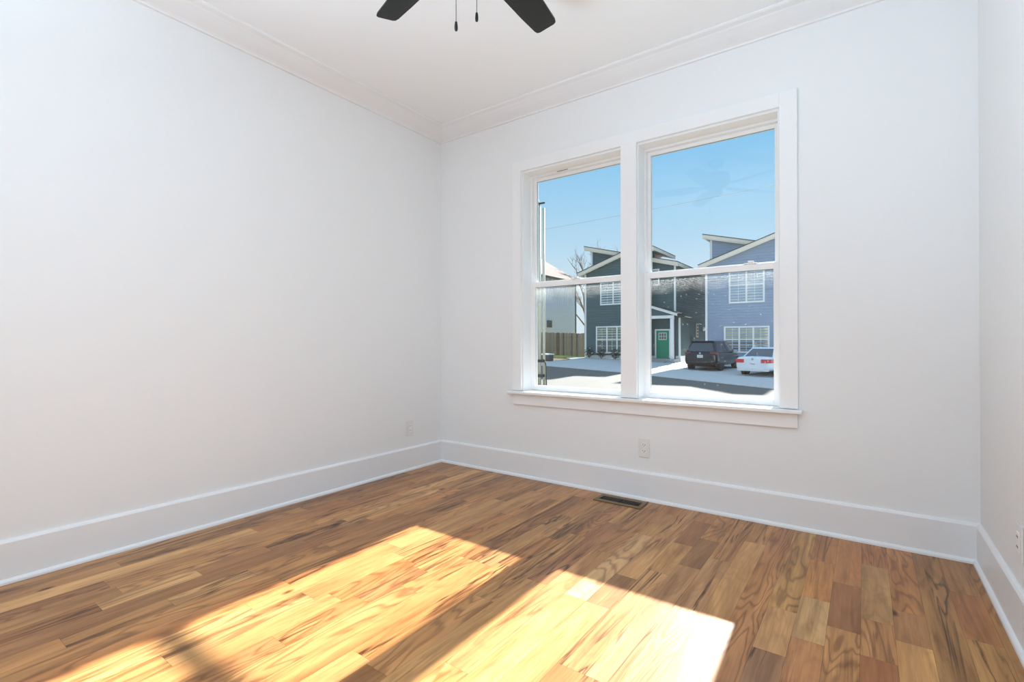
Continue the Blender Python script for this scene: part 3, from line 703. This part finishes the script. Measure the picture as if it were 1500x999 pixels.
# ---- bare trees, shrubs
bark = mat('bark', srgb(112, 88, 66), .95, noise=.3, nscale=6)
def bare_tree(x, y, h, r0, seed, label, spread=.55, lean=0):
    rn = random.Random(seed); m = MB()
    def br(p, d, L, r, lev):
        pts = [p]; q = p.copy(); dd = d.copy(); n = 4
        for i in range(n):
            dd = (dd + Vector((rn.uniform(-1, 1), rn.uniform(-1, 1), rn.uniform(-.3, .6))) * .13).normalized(); q = q + dd * (L / n); pts.append(q.copy())
        m.tube(pts, [r * (1 - .5 * i / n) for i in range(n + 1)], 6 if lev < 2 else 4)
        if lev < 4:
            for c in range(rn.choice((3, 4)) if lev else 7):
                t_ = rn.uniform(.25, 1.0) if lev else .25 + .75 * c / 7; i = min(n - 1, int(t_ * n)); b = pts[i].lerp(pts[i + 1], t_ * n - i)
                a = rn.uniform(0, 6.28); side = Vector((math.cos(a), math.sin(a), rn.uniform(.1, .8))).normalized()
                br(b, (dd * .55 + side * spread).normalized(), L * rn.uniform(.45, .65), r * (.45 if lev else .4), lev + 1)
    br(Vector((x, y, gz(x, y) - .1)), Vector((lean, 0, 1)).normalized(), h, r0, 0)
    return tag(m.build('bare_tree', bark), label, 'tree', 'bare trees between the houses')
bare_tree(-19.0, 42.5, 6.2, .26, 3, 'leafless brown tree between the white and slate houses')
bare_tree(-24.5, 50.5, 6.6, .24, 11, 'leafless tree standing beyond the other bare tree')
bare_tree(-20.2, 48.5, 5.6, .20, 19, 'small bare tree against the corner of the slate house')
leaf_d = mat('shrub_leaf', srgb(44, 56, 36), .8, noise=.4, nscale=12); leaf_r = mat('shrub_leaf_red', srgb(150, 84, 70), .8, noise=.3, nscale=12)
def shrub(x, y, r, h, seed, label, m_=leaf_d, n=260, lf=.055, name='shrub', grp='low shrubs in front of the slate house'):
    rn = random.Random(seed); z0 = gz(x, y) + .04
    t_ = thing(name, (x, y, z0), label, 'shrub', grp); st = MB()
    for k in range(7):
        a = rn.uniform(0, 6.28); e = (x + r * .7 * math.cos(a), y + r * .7 * math.sin(a), z0 + h * rn.uniform(.6, .95))
        st.tube([(x, y, z0), ((x + e[0]) / 2 + rn.uniform(-.03, .03), (y + e[1]) / 2, z0 + h * .45), e], [.012, .009, .004], 5)
    st.build('stem', bark, t_)
    lm = MB()
    for k in range(n):
        while True:
            p = Vector((rn.uniform(-1, 1), rn.uniform(-1, 1), rn.uniform(-1, 1)))
            if p.length < 1: break
        c = Vector((x + p.x * r, y + p.y * r, z0 + h * .55 + p.z * h * .45))
        a = Vector((rn.uniform(-1, 1), rn.uniform(-1, 1), rn.uniform(-1, 1))).normalized() * lf; b = a.cross(Vector((rn.uniform(-1, 1), rn.uniform(-1, 1), rn.uniform(-1, 1)))).normalized() * lf * .45
        lm.add([c - a, c - b, c + a, c + b], [(0, 1, 2, 3)])
    lm.build('foliage', m_, t_)
shrub(-13.75, 30.0, .36, .82, 1, 'dark shrub at the left corner of the slate house')
shrub(-12.75, 29.95, .34, .75, 2, 'dark shrub under the left part of the lower window')
shrub(-11.65, 29.95, .36, .80, 3, 'dark shrub beside the white window mullion, rightmost of three')
shrub(-17.2, 27.6, .45, 1.5, 5, 'thin reddish twiggy bush in front of the fence', leaf_r, 120, .05, grp=None)

# ---- box with a white top on the mulch bed
bx = thing('utility_box', (-14.35, 25.2, gz(-14.35, 25.2)), 'dark box with a flat white top on the mulch bed', 'utility box')
z = gz(-14.35, 25.2)
MB().box(-14.75, -14.15, 24.9, 25.5, z, z + .46).build('cabinet', mat('brick_dark', srgb(92, 84, 82), .9, noise=.4, nscale=10), bx)
MB().box(-14.80, -14.10, 24.85, 25.55, z + .46, z + .54).build('lid', white_ext, bx)

# ---- utility pole with conduits
px_, py_ = -6.87, 12.02; zp = gz(px_, py_)
up_ = thing('utility_pole', (px_, py_, zp), 'weathered utility pole with pale conduits left of the left window', 'utility pole')
pole_m = mat('pole_wood', srgb(126, 122, 96), .9, noise=.25, nscale=4); pvc = mat('conduit_pale', srgb(168, 174, 168), .6); blackc = mat('cable_black', (.02, .02, .02), .6)
MB().tube([(px_, py_, zp - .2), (px_, py_, 4.0), (px_ + .02, py_, 7.2)], [.17, .15, .12], 16).build('pole_shaft', pole_m, up_, smooth=True)
MB().tube([(px_ + .25, py_ - .08, zp), (px_ + .25, py_ - .08, 5.9)], [.062, .055], 12).build('conduit', pvc, up_, smooth=True)
MB().tube([(px_ + .39, py_ - .0, zp), (px_ + .38, py_ - .0, 5.85)], [.052, .048], 12).build('conduit', pvc, up_, smooth=True)
MB().tube([(px_ + .50, py_ - .02, zp), (px_ + .50, py_ - .02, .12), (px_ + .44, py_, .3)], .022, 8).build('cable', blackc, up_)
for zc in (-.18, .35): MB().box(px_ - .05, px_ + .45, py_ - .17, py_ - .05, zc - .05, zc + .05).build('pipe_strap', blackc, up_)
m = MB(); m.tube([(px_ + .10, py_, 5.9), (px_ + .14, py_ - .05, 6.3), (px_ + .12, py_, 6.9)], .02, 6); m.tube([(px_ + .25, py_, 5.85), (px_ + .2, py_ - .05, 6.1), (px_ + .12, py_, 6.3)], .02, 6)
m.box(px_ - .02, px_ + .42, py_ - .03, py_ + .03, 6.02, 6.07)
m.build('cable', blackc, up_)
MB().lathe([(.04, -.06), (.07, -.03), (.07, .02), (.03, .06)], (px_ + .14, py_ - .08, 5.98), seg=12).build('conduit_cap', pvc, up_, smooth=True)
pts = []
a_ = Vector((px_ + .22, py_ - .3, 5.0)); b_ = Vector((6.0, 1.9, 2.55))
for k in range(25):
    t_ = k / 24; p = a_.lerp(b_, t_); pts.append((p.x, p.y, p.z - .10 * 4 * t_ * (1 - t_) * .4))
tag(MB().tube(pts, .0035, 6).build('service_wire', mat('wire_grey', (.25, .28, .30), .6)), 'thin overhead wire crossing the sky from the utility pole', 'wire')

# ---- cars
tyre_m = mat('tyre', (.018, .018, .018), .85); rim_m = mat('rim', (.35, .35, .36), .35, metal=.8)
red_m = mat('tail_light', srgb(196, 40, 48), .25, spec=.7); plate_w = mat('licence_plate', srgb(225, 228, 225), .4); ink = mat('plate_ink', (.05, .06, .12), .6)
autoglass = mat('car_glass', (.03, .04, .05), .06, spec=.9)
def text_mesh(s, size):
    c = bpy.data.curves.new('plate_text', 'FONT'); c.body = s; c.size = size; c.extrude = .003; c.align_x = 'CENTER'; c.align_y = 'CENTER'
    o = bpy.data.objects.new('plate_text', c); COL.objects.link(o)
    bpy.context.view_layer.update()
    me = bpy.data.meshes.new_from_object(o.evaluated_get(bpy.context.evaluated_depsgraph_get()))
    bpy.data.objects.remove(o); return me
def loft(m, st, ringf, mi=0):
    rings = [ringf(*s) for s in st]; n = len(rings[0]); v = [p for r_ in rings for p in r_]
    fs = [(i * n + k, i * n + (k + 1) % n, (i + 1) * n + (k + 1) % n, (i + 1) * n + k) for i in range(len(rings) - 1) for k in range(n)]
    fs += [tuple(range(n))[::-1], tuple((len(rings) - 1) * n + k for k in range(n))]
    m.add(v, fs, mi)
def car(name, loc, rz, label, cat, paint_c, D, plate_text, rough=.22):
    body_m = mat(name + '_paint', paint_c, rough, spec=.45, coat=.25)
    T = thing(name, loc, label, cat, rz=rz)
    W, L = D['W'] / 2, D['L']
    ringf = lambda y, zb, zt, w_: [(-w_ * .88, y, zb), (-w_ * .99, y, zb + .10), (-w_, y, zb + (zt - zb) * .55), (-w_ * .97, y, zt - .10), (-w_ * .88, y, zt), (0, y, zt + .015),
                                    (w_ * .88, y, zt), (w_ * .97, y, zt - .10), (w_, y, zb + (zt - zb) * .55), (w_ * .99, y, zb + .10), (w_ * .88, y, zb)]
    m = MB(); loft(m, [(y, zb, zt, w_ * W) for y, zb, zt, w_ in D['hull']], ringf)
    body = m.build('body', body_m, T, local=True, smooth=True)
    sd_ = body.modifiers.new('subsurf', 'SUBSURF'); sd_.levels = 2; sd_.render_levels = 2
    for e in body.data.edges: pass
    # greenhouse
    yb0, yb1, yt0, yt1, zb, zt, wb, wt = D['cab']
    wb *= W; wt *= W
    g = MB(); v = [(-wb, yb0, zb), (wb, yb0, zb), (wb, yb1, zb), (-wb, yb1, zb), (-wt, yt0, zt), (wt, yt0, zt), (wt, yt1, zt), (-wt, yt1, zt)]
    g.hexa(v); g.build('cabin', body_m, T, local=True, bevel=.07, bseg=4)
    # windows as thin slabs lying on the cabin faces
    def panel(a, b, c, d, u0, u1, v0, v1, nm, m_=autoglass, out=.012, taper=0):
        a, b, c, d = map(Vector, (a, b, c, d))   # a,b bottom; c,d top (c above b, d above a)
        def P(u, v_): return (a.lerp(b, u)).lerp(d.lerp(c, u), v_)
        nrm = (b - a).cross(d - a).normalized()
        ctr = Vector((0, L * .5, zb))
        if nrm.dot((a + b + c + d) / 4 - ctr) < 0: nrm = -nrm
        q = [P(u0, v0), P(u1, v0), P(u1 - taper, v1), P(u0 + taper, v1)]
        vv = [p + nrm * -.01 for p in q] + [p + nrm * out for p in q]
        MB().hexa(vv).build(nm, m_, T, local=True, bevel=.008)
    panel(v[0], v[1], v[5], v[4], .07, .93, .10, .86, 'rear_window', taper=.03)
    panel(v[3], v[2], v[6], v[7], .06, .94, .06, .92, 'windshield')
    for s in (0, 1):
        A, B, Cc, Dd = (v[0], v[3], v[7], v[4]) if s == 0 else (v[1], v[2], v[6], v[5])
        for (u0, u1) in D['side']: panel(A, B, Cc, Dd, u0, u1, .10, .86, 'side_window')
    # wheels
    for yw in D['axle']:
        for s in (-1, 1):
            xo = s * (W - .155); r = D['r']
            w_ = MB().lathe([(r * .62, -.10), (r * .95, -.10), (r, -.07), (r, .07), (r * .95, .10), (r * .62, .10)], (xo, yw, r), axis='x', seg=28).build('wheel', tyre_m, T, local=True, smooth=False)
            rm = MB().lathe([(r * .60, -.02), (r * .64, .0), (r * .60, .012), (r * .12, .012), (.02, .02)], (xo + s * .088, yw, r), axis='x', seg=20)
            for k in range(5):
                a = 2 * math.pi * k / 5; c_, s_ = math.cos(a), math.sin(a)
                rm.hexa([(xo + s * .10 + dx, yw + c_ * rr - s_ * ww, r + s_ * rr + c_ * ww) for dx in (0, .012) for rr, ww in ((.05, -.025), (r * .58, -.035), (r * .58, .035), (.05, .025))])
            rm.build('rim', rim_m, w_, local=True)
            MB().lathe([(r * 1.02, -.06), (r * 1.10, -.05), (r * 1.10, .055), (r * 1.02, .06)], (xo + s * .075, yw, r + .01), axis='x', seg=28).build('wheel_arch', tyre_m, T, local=True)
    # rear details
    for s in (-1, 1):
        m = MB(); zt0, zt1, xi, yt, wrap = D['tail']
        pl = [(xi, -.015), (W * .80, .0), (W * .97, .10), (W * .985, .10 + wrap), (W * .93, .10 + wrap), (W * .86, .10), (xi, .06)]
        n = len(pl); v_ = [(s * x_, y_ + yt, zt0) for x_, y_ in pl] + [(s * x_, y_ + yt, zt1) for x_, y_ in pl]
        m.add(v_, [tuple(range(n)), tuple(range(n, 2 * n))] + [(i, (i + 1) % n, n + (i + 1) % n, n + i) for i in range(n)])
        m.build('tail_light', D['tail_m'], T, local=True, bevel=.012)
        MB().box(s * (W * .98), s * (W + .17), D['mir'], D['mir'] + .1, zb - .02, zb + .13).build('mirror', D.get('mirror_m', body_m), T, local=True, bevel=.03, bseg=3)
    zpz = D['plate']
    p = MB().box(-.155, .155, D['py'] - .012, D['py'] + .02, zpz - .078, zpz + .078).build('licence_plate', plate_w, T, local=True)
    me = text_mesh(plate_text, .13); tx = bpy.data.objects.new('plate_lettering', me); COL.objects.link(tx); me.materials.clear(); me.materials.append(ink)
    tx.parent = p; tx.location = (0, D['py'] - .016, zpz); tx.rotation_euler = (R(90), 0, 0)
    MB().lathe([(.055, 0), (.055, -.012), (.045, -.016)], (0, D['py'] + .0, zpz + D['badge']), axis='y', seg=16).build('badge', rim_m, T, local=True)
    MB().box(-W * .86, W * .86, D['by'] - .02, D['by'] + .12, D['bz'], D['bz'] + .12).build('bumper_valance', D['val_m'], T, local=True, bevel=.03, bseg=3)
    if D.get('spoiler'):
        MB().box(-wt * .95, wt * .95, yt0 - .14, yt0 + .12, zt - .045, zt + .005).build('spoiler', body_m, T, local=True, bevel=.015)
        for s in (-1, 1): MB().tube([(s * wt * .88, yt0 + .2, zt + .01), (s * wt * .88, yt0 + .35, zt + .05), (s * wt * .88, yt1 - .3, zt + .05), (s * wt * .88, yt1 - .1, zt + .01)], .014, 6).build('roof_rail', rim_m, T, local=True)
    MB().box(-.5, .5, yt0 + .3, yt1, .2, .3).build('underbody', tyre_m, T, local=True)
    return T
suv = dict(W=1.86, L=4.55, r=.36, axle=(.86, 3.55), cab=(.10, 3.45, .42, 2.55, 1.0, 1.66, .91, .70), side=((.05, .26), (.30, .58), (.61, .92)),
           hull=[(0, .42, .92, .80), (.02, .34, .98, .90), (.12, .28, 1.03, .98), (.5, .26, 1.05, 1.0), (1.6, .24, 1.04, 1.0), (3.2, .24, 1.03, 1.0), (3.9, .26, .98, .98), (4.35, .28, .84, .92), (4.52, .34, .70, .78)],
           tail=(.88, 1.04, .52, .035, .22), tail_m=mat('tail_light_dark', srgb(110, 30, 34), .2, spec=.8), mir=2.95, plate=.80, py=.0, badge=.17, by=-.01, bz=.36, val_m=tyre_m, spoiler=True, mirror_m=mat('mirror_cap', srgb(190, 195, 200), .3))
x, y = -4.56, 25.3
car('suv', (x, y, gz(x, y) + .045), R(-5), 'dark blue black suv parked with its rear to the street', 'car', srgb(14, 24, 38), suv, 'N29')
sed = dict(W=1.80, L=4.6, r=.33, axle=(1.0, 3.65), cab=(.62, 3.75, 1.40, 2.65, .93, 1.44, .90, .68), side=((.16, .46), (.50, .84)),
           hull=[(0, .40, .84, .80), (.02, .32, .94, .90), (.12, .26, 1.00, .97), (.6, .24, 1.00, 1.0), (1.3, .22, .95, 1.0), (2.6, .22, .92, 1.0), (3.6, .22, .90, .99), (4.3, .26, .76, .92), (4.58, .32, .62, .76)],
           tail=(.68, .86, .42, -.045, .34), tail_m=red_m, mir=3.0, plate=.62, py=.0, badge=.24, by=-.01, bz=.26, val_m=mat('valance_silver', srgb(205, 208, 212), .5))
x, y = -1.66, 23.9
car('sedan', (x, y, gz(x, y) + .045), R(-13), 'silver white sedan with red tail lights, right of the dark suv', 'car', srgb(214, 222, 232), sed, 'TNG')
